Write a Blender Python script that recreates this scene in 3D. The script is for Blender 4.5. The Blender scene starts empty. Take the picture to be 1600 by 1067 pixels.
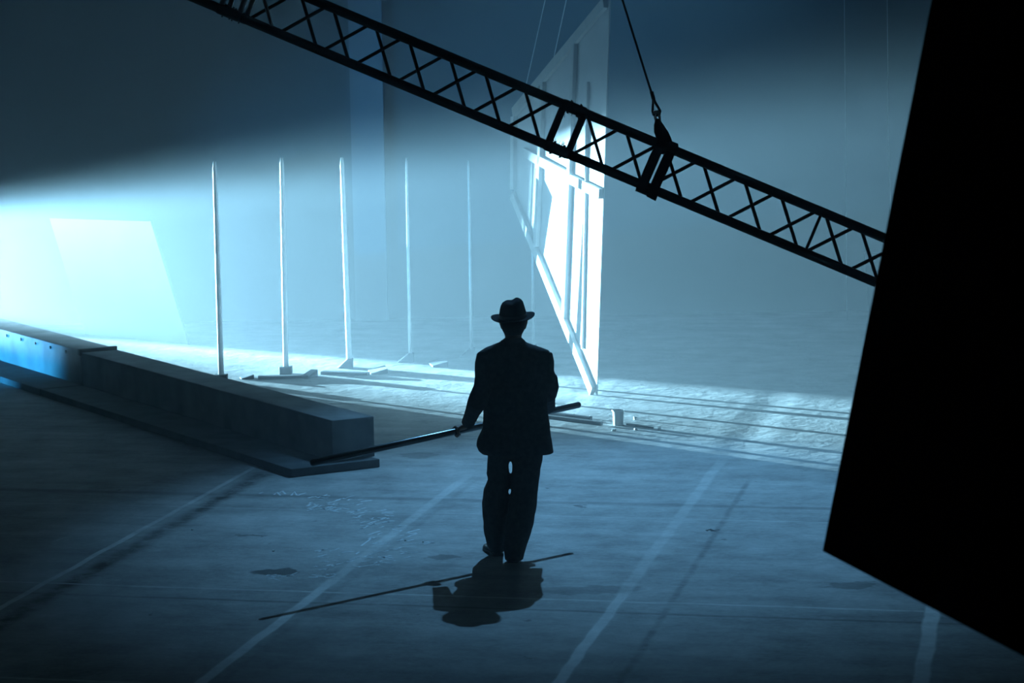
import bpy, bmesh, math, random
from mathutils import Vector, Matrix, noise
random.seed(7)
S = bpy.context.scene
COL = S.collection
PI = math.pi

# ------------------------------------------------------------------ camera
FPX, PITCH, ROLL, CAMH = 3778.0, 0.122, -0.017, 3.5      # 85 mm lens from the raised seats
cp, sp, cr, sr = math.cos(PITCH), math.sin(PITCH), math.cos(ROLL), math.sin(ROLL)
cam_d = bpy.data.cameras.new('camera')
cam_d.sensor_fit = 'HORIZONTAL'; cam_d.sensor_width = 36.0
cam_d.lens = FPX / 1600 * 36
cam_d.clip_start = 0.1; cam_d.clip_end = 200
cam_d.dof.use_dof = True; cam_d.dof.focus_distance = 17.5; cam_d.dof.aperture_fstop = 5.0
cam = bpy.data.objects.new('camera', cam_d); COL.objects.link(cam)


def ray(px, py):
    c0, c1 = (px - 800) / FPX, (py - 533.5) / FPX
    x, d = cr * c0 + sr * c1, -sr * c0 + cr * c1
    return Vector((x, -sp * d + cp, -(cp * d + sp)))


_r = ray(801, 533.5) - ray(800, 533.5); _u = ray(800, 532.5) - ray(800, 533.5); _f = ray(800, 533.5)
_r.normalize(); _u.normalize(); _f.normalize()
cam.matrix_world = Matrix(((_r.x, _u.x, -_f.x, 0), (_r.y, _u.y, -_f.y, 0), (_r.z, _u.z, -_f.z, CAMH), (0, 0, 0, 1)))
S.camera = cam
CAM = Vector((0, 0, CAMH))


def gnd(px, py, z=0.0):
    d = ray(px, py)
    return CAM + d * ((z - CAMH) / d.z)


def at(px, py, Y):
    d = ray(px, py)
    return CAM + d * (Y / d.y)


# ------------------------------------------------------------------ world, lamps, exposure
S.view_settings.view_transform = 'Standard'; S.view_settings.look = 'None'
S.view_settings.gamma = 1.0; S.view_settings.use_curve_mapping = False
S.view_settings.exposure = 0.0
S.cycles.use_denoising = True
S.cycles.volume_bounces = 2
S.cycles.max_bounces = 5
S.cycles.diffuse_bounces = 3
S.cycles.sample_clamp_indirect = 6.0
W = bpy.data.worlds.new('hall_dark'); S.world = W; W.use_nodes = True
W.node_tree.nodes['Background'].inputs[0].default_value = (0.42, 0.62, 1.0, 1)
W.node_tree.nodes['Background'].inputs[1].default_value = 0.0028

BEAM_L = Vector((-13.3, 35.5, 0.66))       # low stage lamp far left, grazing the floor
BEAM_AZ = math.radians(-40.0)
BEAM_COL = (0.37, 0.75, 0.98)
BEAM_POWER = 640000
TOP_L = Vector((1.2, 23.5, 8.6))           # overhead back light
TOP_AIM = Vector((0.7, 18.2, 0.0))
TOP_POWER = 4700
TOP_COL = (0.19, 0.56, 1.0)
HAZE_DENSITY = 0.0088
BANK_DENSITY = 0.003
HAZE_G = 0.45


def spot(name, loc, aim, power, col, size, blend, radius):
    l = bpy.data.lights.new(name, 'SPOT')
    l.energy = power; l.color = col; l.spot_size = size; l.spot_blend = blend; l.shadow_soft_size = radius
    o = bpy.data.objects.new(name, l); COL.objects.link(o)
    o.location = loc
    o.rotation_euler = (Vector(aim) - Vector(loc)).to_track_quat('-Z', 'Y').to_euler()
    return o


_bd = Vector((math.cos(BEAM_AZ), math.sin(BEAM_AZ), 0.04))
spot('beam_light', BEAM_L, BEAM_L + _bd, BEAM_POWER, BEAM_COL, math.radians(34), 0.25, 0.009)
spot('top_back_light', TOP_L, TOP_AIM, TOP_POWER, TOP_COL, math.radians(45), 1.0, 0.05)
spot('added_blue_wash', (13.5, 29.4, 7.0), (-7.0, 29.6, 5.0), 6500, (0.06, 0.42, 1.0), math.radians(32), 0.9, 0.1)  # added lamp with no known source, gives the upper back haze its blue
spot('kerb_blue_light', (-8.2, 24.3, 0.16), (-5.5, 26.5, 0.42), 3200, (0.04, 0.45, 1.0), math.radians(52), 1.0, 0.03)
spot('high_left_light', (-9.0, 27.5, 7.6), (0.4, 25.2, 3.6), 260, (0.25, 0.66, 1.0), math.radians(20), 0.9, 0.02)


# ------------------------------------------------------------------ materials
def mat(name, col, rough=0.8, metal=0.0, var=0.0, scale=6.0, bump=0.0, spec=0.3):
    m = bpy.data.materials.new(name); m.use_nodes = True
    nt = m.node_tree; b = nt.nodes['Principled BSDF']
    b.inputs['Base Color'].default_value = (*col, 1); b.inputs['Roughness'].default_value = rough
    b.inputs['Metallic'].default_value = metal
    b.inputs['Specular IOR Level'].default_value = spec
    if var or bump:
        tc = nt.nodes.new('ShaderNodeTexCoord'); n = nt.nodes.new('ShaderNodeTexNoise')
        n.inputs['Scale'].default_value = scale; n.inputs['Detail'].default_value = 6
        nt.links.new(tc.outputs['Object'], n.inputs['Vector'])
        if var:
            r = nt.nodes.new('ShaderNodeValToRGB')
            r.color_ramp.elements[0].position = 0.3; r.color_ramp.elements[1].position = 0.7
            r.color_ramp.elements[0].color = (*[c * (1 - var) for c in col], 1)
            r.color_ramp.elements[1].color = (*[min(1, c * (1 + var)) for c in col], 1)
            nt.links.new(n.outputs['Fac'], r.inputs['Fac']); nt.links.new(r.outputs['Color'], b.inputs['Base Color'])
        if bump:
            bp = nt.nodes.new('ShaderNodeBump'); bp.inputs['Strength'].default_value = bump; bp.inputs['Distance'].default_value = 0.02
            nt.links.new(n.outputs['Fac'], bp.inputs['Height']); nt.links.new(bp.outputs['Normal'], b.inputs['Normal'])
    return m


M_CLOTH = mat('black_wool', (0.05, 0.052, 0.056), 0.95, var=0.3, scale=30, bump=0.2, spec=0.1)
M_FELT = mat('black_felt', (0.012, 0.013, 0.016), 0.95, var=0.25, scale=40, spec=0.1)
M_LEATHER = mat('black_leather', (0.02, 0.02, 0.02), 0.5, var=0.2, scale=30)
M_SKIN = mat('skin', (0.30, 0.19, 0.14), 0.6, var=0.1, scale=20)
M_HAIR = mat('dark_hair', (0.02, 0.016, 0.013), 0.8, var=0.3, scale=60)
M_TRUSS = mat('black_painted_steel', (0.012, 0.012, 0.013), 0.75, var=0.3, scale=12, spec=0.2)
M_STRUT = mat('scuffed_sidelit_steel', (0.5, 0.5, 0.52), 0.4, 0.2, var=0.4, scale=18)  # pale tone paints side light onto the left struts and braces
M_STRAP = mat('black_webbing', (0.008, 0.008, 0.009), 0.9, var=0.2, scale=50, spec=0.1)
M_WIRE = mat('steel_wire', (0.03, 0.03, 0.032), 0.6, 0.3, var=0.2, scale=40)
M_THIN = mat('pale_line', (0.55, 0.58, 0.6), 0.6, var=0.1, scale=20)
M_DRAPE = mat('black_drape_panel', (0.004, 0.003, 0.004), 0.95, var=0.3, scale=4, spec=0.05)
M_FLAT = mat('pale_painted_ply', (0.36, 0.365, 0.37), 0.8, var=0.05, scale=3)
M_TIMBER = mat('pale_timber', (0.34, 0.34, 0.335), 0.75, var=0.08, scale=9)
M_POLE = mat('white_pole_paint', (0.75, 0.76, 0.77), 0.5, var=0.06, scale=14)
M_BASE = mat('dark_steel_base', (0.05, 0.055, 0.06), 0.7, var=0.3, scale=10)
M_PIPE = mat('satin_dark_pipe', (0.10, 0.105, 0.11), 0.24, 0.85, var=0.2, scale=14, spec=0.6)
M_KERB = mat('grey_concrete_kerb', (0.17, 0.175, 0.18), 0.9, var=0.3, scale=3.5, bump=0.15)
M_PLANK = mat('dark_worn_plank', (0.075, 0.08, 0.085), 0.9, var=0.3, scale=5, bump=0.1)
M_TUB = mat('white_plastic', (0.8, 0.8, 0.8), 0.4, var=0.04, scale=9)
M_OFFCUT = mat('pale_offcut', (0.7, 0.7, 0.68), 0.7, var=0.1, scale=20)
M_CHALK = mat('white_chalk', (0.6, 0.62, 0.63), 0.95, var=0.3, scale=30)
M_WALL = mat('dark_hall_wall', (0.07, 0.073, 0.078), 0.9, var=0.1, scale=0.6)
M_PILASTER = mat('pale_pilaster', (0.13, 0.14, 0.16), 0.9, var=0.08, scale=1.0)
M_FARPANEL = mat('grey_canvas', (0.015, 0.015, 0.017), 0.9, var=0.1, scale=2)
M_LAMP = mat('black_lamp_body', (0.015, 0.015, 0.016), 0.6, var=0.2, scale=12)

# white gauze: scatters light on both faces and lets some of it through
M_GAUZE = bpy.data.materials.new('white_gauze'); M_GAUZE.use_nodes = True
_nt = M_GAUZE.node_tree; _b = _nt.nodes['Principled BSDF']
_b.inputs['Base Color'].default_value = (0.09, 0.093, 0.096, 1); _b.inputs['Roughness'].default_value = 0.9
_t = _nt.nodes.new('ShaderNodeBsdfTranslucent'); _t.inputs['Color'].default_value = (0.09, 0.092, 0.095, 1)
_n = _nt.nodes.new('ShaderNodeTexNoise'); _n.inputs['Scale'].default_value = 1.6
_tc = _nt.nodes.new('ShaderNodeTexCoord'); _nt.links.new(_tc.outputs['Object'], _n.inputs['Vector'])
_mr = _nt.nodes.new('ShaderNodeMapRange'); _mr.inputs[3].default_value = 0.3; _mr.inputs[4].default_value = 0.6
_nt.links.new(_n.outputs['Fac'], _mr.inputs[0])
_mx = _nt.nodes.new('ShaderNodeMixShader'); _nt.links.new(_mr.outputs[0], _mx.inputs[0])
_nt.links.new(_b.outputs[0], _mx.inputs[1]); _nt.links.new(_t.outputs[0], _mx.inputs[2])
_nt.links.new(_mx.outputs[0], _nt.nodes['Material Output'].inputs['Surface'])


# ---- worn concrete floor with painted lines, cracks and stains at their places
def floor_material():
    m = bpy.data.materials.new('worn_concrete'); m.use_nodes = True
    nt = m.node_tree; N = nt.nodes; L = nt.links
    b = N['Principled BSDF']; b.inputs['Roughness'].default_value = 0.8; b.inputs['Specular IOR Level'].default_value = 0.25
    tc = N.new('ShaderNodeTexCoord')
    rot = N.new('ShaderNodeMapping'); rot.inputs['Rotation'].default_value = (0, 0, 0.213)
    L.new(tc.outputs['Object'], rot.inputs['Vector'])
    sep = N.new('ShaderNodeSeparateXYZ')

    def nz(scale, detail, rough=0.6, vec=None, stretch=None):
        n = N.new('ShaderNodeTexNoise'); n.inputs['Scale'].default_value = scale
        n.inputs['Detail'].default_value = detail; n.inputs['Roughness'].default_value = rough
        if stretch:
            mp = N.new('ShaderNodeMapping'); mp.inputs['Scale'].default_value = stretch
            L.new(vec or tc.outputs['Object'], mp.inputs['Vector']); L.new(mp.outputs[0], n.inputs['Vector'])
        else:
            L.new(vec or tc.outputs['Object'], n.inputs['Vector'])
        return n.outputs['Fac']

    def M(op, a, b_=None, c=None, clamp=False):
        n = N.new('ShaderNodeMath'); n.operation = op; n.use_clamp = clamp
        for i, v in enumerate((a, b_, c)):
            if v is None: continue
            if isinstance(v, (int, float)): n.inputs[i].default_value = v
            else: L.new(v, n.inputs[i])
        return n.outputs[0]

    def rng(v, a, b_, c=0.0, d=1.0):
        n = N.new('ShaderNodeMapRange'); n.interpolation_type = 'SMOOTHSTEP'
        L.new(v, n.inputs[0])
        for i, x in zip((1, 2, 3, 4), (a, b_, c, d)): n.inputs[i].default_value = x
        return n.outputs[0]
    # wobble so that nothing is ruler straight
    wob = N.new('ShaderNodeTexNoise'); wob.inputs['Scale'].default_value = 2.2; wob.inputs['Detail'].default_value = 4
    L.new(rot.outputs[0], wob.inputs['Vector'])
    ws = N.new('ShaderNodeVectorMath'); ws.operation = 'SCALE'; ws.inputs['Scale'].default_value = 0.05
    L.new(wob.outputs['Color'], ws.inputs[0])
    wa = N.new('ShaderNodeVectorMath'); wa.operation = 'ADD'
    L.new(rot.outputs[0], wa.inputs[0]); L.new(ws.outputs[0], wa.inputs[1])
    wb = N.new('ShaderNodeVectorMath'); wb.operation = 'SUBTRACT'; wb.inputs[1].default_value = (0.025, 0.025, 0.025)
    L.new(wa.outputs[0], wb.inputs[0]); L.new(wb.outputs[0], sep.inputs[0])
    U, V = sep.outputs[0], sep.outputs[1]
    big = nz(0.55, 5); mid = nz(2.6, 8, 0.65); fine = nz(22, 6, 0.7)
    streak = nz(1.0, 7, 0.7, rot.outputs[0], (0.8, 5.0, 1))
    wear = nz(5.0, 8, 0.75); wear2 = nz(1.4, 4, 0.6)
    base = M('ADD', M('ADD', M('MULTIPLY', big, 0.24), M('MULTIPLY', mid, 0.30)), M('ADD', M('MULTIPLY', streak, 0.20), M('MULTIPLY', fine, 0.16)))
    base = M('ADD', base, -0.235)
    val = M('MAXIMUM', M('MULTIPLY', base, 1.45), 0.08)

    def line(coord, pos, w, lo=None, hi=None, other=None, soft=0.4):
        d = M('ABSOLUTE', M('SUBTRACT', coord, pos))
        f = rng(d, w * (1 - soft), w * (1 + soft), 1, 0)
        if lo is not None: f = M('MULTIPLY', f, rng(other, lo - 0.25, lo + 0.25))
        if hi is not None: f = M('MULTIPLY', f, rng(other, hi - 0.25, hi + 0.25, 1, 0))
        return f
    worn = rng(wear, 0.36, 0.60); worn2 = rng(wear2, 0.3, 0.6, 0.55, 1.0)
    pale = None

    def addf(acc, f): return f if acc is None else M('MAXIMUM', acc, f)
    for u, w, hi, k in ((-6.40, 0.022, 19.6, 0.6), (-4.51, 0.040, 19.0, 0.36), (-2.54, 0.042, 20.0, 0.28), (-8.35, 0.025, 18, 0.3)):
        pale = addf(pale, M('MULTIPLY', line(U, u, w, None, hi, V), k))
    for v, w, k in ((14.76, 0.016, 0.55), (12.43, 0.016, 0.5), (17.45, 0.025, 0.22)):
        pale = addf(pale, M('MULTIPLY', line(V, v, w), k))
    pale = M('MULTIPLY', M('MULTIPLY', pale, M('ADD', M('MULTIPLY', worn, 0.55), 0.45)), worn2)
    for u, w, hi, k in ((-4.51, 0.036, 15.0, 0.7), (-4.51, 0.036, 14.3, 1.0), (-2.54, 0.036, 15.0, 0.65), (-2.54, 0.036, 14.2, 1.0), (-0.575, 0.045, 15.8, 1.0), (-6.40, 0.024, 16.5, 0.8)):
        pale = M('MAXIMUM', pale, M('MULTIPLY', M('MULTIPLY', line(U, u, w, None, hi, V, soft=0.25), k), M('ADD', M('MULTIPLY', worn, 0.35), 0.62)))
    dark = None
    for u, w, k in ((-2.20, 0.022, 0.5), (-6.22, 0.07, 0.95), (-4.4, 0.02, 0.2)):
        dark = addf(dark, M('MULTIPLY', line(U, u, w, None, 19.0, V, soft=0.8), M('MULTIPLY', M('MULTIPLY', worn2, k), M('ADD', M('MULTIPLY', worn, 0.75), 0.25))))
    for v, w, k in ((14.46, 0.02, 0.5), (17.98, 0.05, 0.4), (21.0, 0.03, 0.25)):
        dark = addf(dark, M('MULTIPLY', line(V, v, w, soft=0.9), M('MULTIPLY', worn2, k)))

    # stains with a shape of their own: (x, y, half width, half depth, strength)
    sx = N.new('ShaderNodeSeparateXYZ')
    w2 = N.new('ShaderNodeTexNoise'); w2.inputs['Scale'].default_value = 11; w2.inputs['Detail'].default_value = 5
    L.new(tc.outputs['Object'], w2.inputs['Vector'])
    s2 = N.new('ShaderNodeVectorMath'); s2.operation = 'SCALE'; s2.inputs['Scale'].default_value = 0.22
    L.new(w2.outputs['Color'], s2.inputs[0])
    a2 = N.new('ShaderNodeVectorMath'); a2.operation = 'ADD'; L.new(tc.outputs['Object'], a2.inputs[0]); L.new(s2.outputs[0], a2.inputs[1])
    b2 = N.new('ShaderNodeVectorMath'); b2.operation = 'SUBTRACT'; b2.inputs[1].default_value = (0.11, 0.11, 0.11); L.new(a2.outputs[0], b2.inputs[0])
    L.new(b2.outputs[0], sx.inputs[0])
    for x, y, hx, hy, k in ((-1.62, 16.0, 0.15, 0.10, 0.75), (2.16, 15.3, 0.17, 0.10, 0.45), (-0.51, 16.38, 0.12, 0.07, 0.45), (0.49, 18.17, 0.05, 0.06, 0.6),
                            (1.42, 17.16, 0.025, 0.04, 0.95), (-0.83, 20.6, 0.16, 0.16, 0.35), (-1.93, 17.25, 0.13, 0.035, 0.5), (0.45, 15.3, 0.35, 0.12, 0.3)):
        dx = M('DIVIDE', M('SUBTRACT', sx.outputs[0], x), hx); dy = M('DIVIDE', M('SUBTRACT', sx.outputs[1], y), hy)
        f = M('MULTIPLY', rng(M('ADD', M('MULTIPLY', dx, dx), M('MULTIPLY', dy, dy)), 0.7, 1.3, 1, 0), k)
        dark = addf(dark, f)
    spots = rng(nz(9, 3, 0.5), 0.70, 0.76, 0, 0.5)
    dark = addf(dark, spots)
    val = M('MULTIPLY', val, M('SUBTRACT', 1.0, dark))
    val = M('ADD', M('MULTIPLY', val, M('SUBTRACT', 1.0, pale)), M('MULTIPLY', pale, 0.75))
    cm = N.new('ShaderNodeCombineColor')
    L.new(M('MULTIPLY', val, 1.0), cm.inputs[0]); L.new(M('MULTIPLY', val, 0.98), cm.inputs[1]); L.new(M('MULTIPLY', val, 0.95), cm.inputs[2])
    L.new(cm.outputs[0], b.inputs['Base Color'])
    # relief: low swells, grit, raised joint lips
    lip = addf(M('MULTIPLY', line(U, -2.46, 0.14, 19.2, None, V, soft=0.9), -1.6), M('MULTIPLY', line(V, 17.98, 0.08, soft=0.9), 0.0))
    lip = M('ADD', M('MULTIPLY', line(U, -2.46, 0.14, 19.4, None, V, soft=0.9), -1.5), M('MULTIPLY', line(U, -4.40, 0.12, 19.5, None, V, soft=0.9), -0.9))
    chop = nz(6.5, 6, 0.6)
    h = M('ADD', M('ADD', M('MULTIPLY', mid, 0.010), M('MULTIPLY', chop, 0.014)), M('ADD', M('MULTIPLY', fine, 0.0012), M('MULTIPLY', lip, 0.008)))
    h = M('SUBTRACT', h, M('MULTIPLY', dark, 0.003))
    bp = N.new('ShaderNodeBump'); bp.inputs['Strength'].default_value = 1.0; bp.inputs['Distance'].default_value = 0.6
    L.new(h, bp.inputs['Height']); L.new(bp.outputs[0], b.inputs['Normal'])
    return m


M_FLOOR = floor_material()


# ------------------------------------------------------------------ helpers
def obj(name, bm, m, parent=None, smooth=False):
    me = bpy.data.meshes.new(name)
    bmesh.ops.recalc_face_normals(bm, faces=bm.faces)
    bm.to_mesh(me); bm.free()
    if smooth:
        for p in me.polygons: p.use_smooth = True
    me.materials.append(m)
    o = bpy.data.objects.new(name, me); COL.objects.link(o)
    if parent:
        o.parent = parent
        o.matrix_parent_inverse = parent.matrix_world.inverted() if False else Matrix.Translation(-Vector(parent.location))
    return o


def tag(o, label, cat, group=None, kind=None):
    o['label'] = label; o['category'] = cat
    if group: o['group'] = group
    if kind: o['kind'] = kind
    return o


def empty(name, loc, label, cat, group=None):
    o = bpy.data.objects.new(name, None); COL.objects.link(o); o.location = loc
    o.empty_display_size = 0.2
    return tag(o, label, cat, group)


def struct(name, bm, m):
    o = obj(name, bm, m); o['kind'] = 'structure'; return o


def hexa(bm, pts):
    """eight points: 0-3 one face in order, 4-7 the opposite face in the same order"""
    v = [bm.verts.new(p) for p in pts]
    for f in ((0, 1, 2, 3), (7, 6, 5, 4), (0, 4, 5, 1), (1, 5, 6, 2), (2, 6, 7, 3), (3, 7, 4, 0)):
        bm.faces.new([v[i] for i in f])


def box(bm, lo, hi):
    (a, b, c), (d, e, f) = lo, hi
    hexa(bm, [(a, b, c), (d, b, c), (d, e, c), (a, e, c), (a, b, f), (d, b, f), (d, e, f), (a, e, f)])


def obox(bm, o, x, y, z):
    """box from corner o spanned by three vectors"""
    o, x, y, z = map(Vector, (o, x, y, z))
    hexa(bm, [o, o + x, o + x + y, o + y, o + z, o + x + z, o + x + y + z, o + y + z])


def frame_of(d):
    d = d.normalized()
    a = Vector((0, 0, 1)) if abs(d.z) < 0.9 else Vector((1, 0, 0))
    x = d.cross(a).normalized(); return x, d.cross(x).normalized()


def tube(bm, pts, r, seg=12, cap=True):
    pts = [Vector(p) for p in pts]
    rs = r if isinstance(r, (list, tuple)) else [r] * len(pts)
    x, y = frame_of(pts[1] - pts[0]); rings = []
    for i, p in enumerate(pts):
        d = (pts[min(i + 1, len(pts) - 1)] - pts[max(i - 1, 0)]).normalized()
        x = (x - d * x.dot(d)).normalized(); y = d.cross(x).normalized()
        rings.append([bm.verts.new(p + (x * math.cos(2 * PI * k / seg) + y * math.sin(2 * PI * k / seg)) * rs[i]) for k in range(seg)])
    for a, b in zip(rings, rings[1:]):
        for k in range(seg): bm.faces.new((a[k], a[(k + 1) % seg], b[(k + 1) % seg], b[k]))
    if cap:
        bm.faces.new(rings[0][::-1]); bm.faces.new(rings[-1])


def loft(bm, rings):
    vs = [[bm.verts.new(p) for p in r] for r in rings]
    n = len(vs[0])
    for a, b in zip(vs, vs[1:]):
        for k in range(n): bm.faces.new((a[k], a[(k + 1) % n], b[(k + 1) % n], b[k]))
    bm.faces.new(vs[0][::-1]); bm.faces.new(vs[-1])


def ering(c, rx, ry, seg=24, pw=2.0, tilt=0.0):
    """superellipse ring in the horizontal plane"""
    out = []
    for k in range(seg):
        t = 2 * PI * k / seg
        cx, cy = math.cos(t), math.sin(t)
        x = math.copysign(abs(cx) ** (2 / pw), cx) * rx; y = math.copysign(abs(cy) ** (2 / pw), cy) * ry
        out.append(Vector(c) + Vector((x, y, x * tilt)))
    return out


def cleat(bm, o, x, y, z, bev=0.006):
    obox(bm, o, x, y, z)


def bevel(bm, w, seg=2):
    bmesh.ops.bevel(bm, geom=list(bm.edges), offset=w, segments=seg, affect='EDGES', profile=0.5)


def remeshed(name, bm, m, vox, parent=None, smooth_it=2, disp=0.0, dscale=8.0):
    """fuse overlapping shells into one continuous surface"""
    tmp = bpy.data.meshes.new('tmp'); bmesh.ops.recalc_face_normals(bm, faces=bm.faces)
    bm.to_mesh(tmp); bm.free()
    t = bpy.data.objects.new('tmp', tmp); COL.objects.link(t)
    md = t.modifiers.new('r', 'REMESH'); md.mode = 'VOXEL'; md.voxel_size = vox
    if smooth_it:
        sm = t.modifiers.new('s', 'SMOOTH'); sm.iterations = smooth_it; sm.factor = 0.5
    dg = bpy.context.evaluated_depsgraph_get(); dg.update()
    me = bpy.data.meshes.new_from_object(t.evaluated_get(dg), depsgraph=dg)
    bpy.data.objects.remove(t); bpy.data.meshes.remove(tmp)
    me.name = name; me.materials.clear(); me.materials.append(m)
    if disp:
        for v in me.vertices:
            q = Vector(v.co); n = noise.noise(Vector((q.x * dscale, q.y * dscale, q.z * dscale * 1.6)))
            v.co = q + v.normal * (n * disp)
    for p in me.polygons: p.use_smooth = True
    o = bpy.data.objects.new(name, me); COL.objects.link(o)
    if parent:
        o.parent = parent; o.matrix_parent_inverse = Matrix.Translation(-Vector(parent.location))
    return o


# ------------------------------------------------------------------ the hall
bm = bmesh.new(); box(bm, (-22, -4, -0.3), (22, 44, 0)); struct('floor', bm, M_FLOOR)
bm = bmesh.new(); box(bm, (-6.75, 31.2, 0), (22, 31.4, 14)); struct('wall_back', bm, M_WALL)
bm = bmesh.new(); box(bm, (-22, 14, 0), (-21.7, 43, 14)); struct('wall_left', bm, M_WALL)
bm = bmesh.new(); box(bm, (21.7, 14, 0), (22, 43, 14)); struct('wall_right', bm, M_WALL)
bm = bmesh.new()
_pa, _pb = at(546, 100, 31.1), at(597, 100, 31.1)
box(bm, (_pa.x, 31.05, 0), (_pb.x, 31.2, 14)); struct('trim_1', bm, M_PILASTER)

# theatre haze filling the hall
bm = bmesh.new()
for zz in (-0.05, 11.0):
    [bm.verts.new((x, y, zz)) for x, y in ((-21.6, 9.0), (21.6, 9.0), (21.6, 31.15), (-6.8, 31.15), (-6.8, 42.5), (-21.6, 42.5))]
bm.verts.ensure_lookup_table(); _v = list(bm.verts)
bm.faces.new(_v[5::-1]); bm.faces.new(_v[6:])
for k in range(6): bm.faces.new((_v[k], _v[(k + 1) % 6], _v[6 + (k + 1) % 6], _v[6 + k]))
hz = bpy.data.materials.new('theatre_haze'); hz.use_nodes = True
nt = hz.node_tree
nt.nodes.remove(nt.nodes['Principled BSDF'])
vs = nt.nodes.new('ShaderNodeVolumeScatter'); vs.inputs['Color'].default_value = (0.82, 0.93, 1.0, 1)
vs.inputs['Density'].default_value = HAZE_DENSITY; vs.inputs['Anisotropy'].default_value = HAZE_G
nt.links.new(vs.outputs[0], nt.nodes['Material Output'].inputs['Volume'])
haze = obj('haze', bm, hz)
tag(haze, 'pale blue theatre haze hanging in the air of the whole hall', 'haze', kind='stuff')

bm = bmesh.new(); box(bm, (-21.5, 27.6, -0.04), (21.5, 31.1, 10.5))
h2 = hz.copy(); h2.name = 'thick_haze'; h2.node_tree.nodes['Volume Scatter'].inputs['Density'].default_value = BANK_DENSITY
bank = obj('haze_bank', bm, h2)
tag(bank, 'thicker bright blue haze filling the back of the hall behind the man', 'haze', kind='stuff')

# ------------------------------------------------------------------ low stage lamp that makes the beam (left, beyond the frame)
lamp = empty('stage_lamp', (BEAM_L.x, BEAM_L.y, 0), 'black stage lamp low on its floor stand far left, throwing the white beam', 'lamp')
fx = Vector((math.cos(BEAM_AZ), math.sin(BEAM_AZ), 0)); fy = Vector((-fx.y, fx.x, 0)); fz = Vector((0, 0, 1))
D = 0.5


def gate(az, el):
    """point of the shutter plate on the ray with this bearing and rise"""
    a = math.radians(az) - BEAM_AZ
    return BEAM_L + fx * D + fy * (D * math.tan(a)) + fz * (D * el / math.cos(a))


inner = [gate(-36.1, 0.096), gate(-52, 0.130), gate(-52, -0.022), gate(-36.1, -0.060)]
c0 = BEAM_L + fx * D
outer = [c0 + fy * 0.26 + fz * 0.26, c0 - fy * 0.26 + fz * 0.26, c0 - fy * 0.26 - fz * 0.26, c0 + fy * 0.26 - fz * 0.26]
bm = bmesh.new()
vi = [bm.verts.new(p) for p in inner]; vo = [bm.verts.new(p) for p in outer]
vi2 = [bm.verts.new(p + fx * 0.004) for p in inner]; vo2 = [bm.verts.new(p + fx * 0.004) for p in outer]
for k in range(4):
    j = (k + 1) % 4
    bm.faces.new((vi[k], vi[j], vo[j], vo[k])); bm.faces.new((vi2[j], vi2[k], vo2[k], vo2[j]))
    bm.faces.new((vi[j], vi[k], vi2[k], vi2[j])); bm.faces.new((vo[k], vo[j], vo2[j], vo2[k]))
obj('shutter_plate', bm, M_LAMP, lamp)
bm = bmesh.new(); D2 = 0.10
for az0, az1 in ((-45.7, -70),):
    y0, y1 = D2 * math.tan(math.radians(az0) - BEAM_AZ), D2 * math.tan(math.radians(az1) - BEAM_AZ)
    obox(bm, BEAM_L + fx * D2 + fy * y0 - fz * 0.2, fy * (y1 - y0), fz * 0.4, fx * 0.004)
obj('barn_door', bm, M_LAMP, lamp)
bm = bmesh.new()
R0 = []
for rr, q in ((0.2, -0.3), (0.25, -0.1), (0.25, D)):
    R0.append([bm.verts.new(BEAM_L + fx * q + (fy * math.cos(2 * PI * k / 24) + fz * math.sin(2 * PI * k / 24)) * rr) for k in range(24)])
for a, b in zip(R0, R0[1:]):
    for k in range(24): bm.faces.new((a[k], a[(k + 1) % 24], b[(k + 1) % 24], b[k]))
bm.faces.new(R0[0][::-1])
obj('housing', bm, M_LAMP, lamp)
bm = bmesh.new()
g0 = Vector((BEAM_L.x, BEAM_L.y, 0)) - fx * 0.0
for s in (-1, 1):
    tube(bm, [g0 + fy * 0.3 * s + fz * 0.03, g0 + fy * 0.3 * s + fz * 0.6], 0.014)
    tube(bm, [g0 + fy * 0.24 * s + fz * 0.57, g0 + fy * 0.33 * s + fz * 0.57], 0.02)
tube(bm, [g0 - fy * 0.31 + fz * 0.03, g0 + fy * 0.31 + fz * 0.03], 0.02)
tube(bm, [g0 - fx * 0.3 + fz * 0.02, g0 + fx * 0.3 + fz * 0.02], 0.02)
obj('yoke', bm, M_LAMP, lamp)

# ------------------------------------------------------------------ kerb beams along the left
bd = Vector((-0.516, 0.857, 0)).normalized(); bp_ = Vector((bd.y, -bd.x, 0))
K0 = gnd(455, 746)                                     # near front corner of the base plank
def kloc(p): q = p - K0; return q.dot(bp_), q.dot(bd)
uB1, vB1 = kloc(gnd(525, 722, 0.07)); uB2, vB2 = kloc(gnd(598, 718, 0.07)); uS2, vS2 = kloc(gnd(598, 731))


def kbox(bm, u0, u1, v0, v1, z0, z1):
    obox(bm, K0 + bp_ * u0 + bd * v0 + Vector((0, 0, z0)), bp_ * (u1 - u0), bd * (v1 - v0), Vector((0, 0, z1 - z0)))


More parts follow.
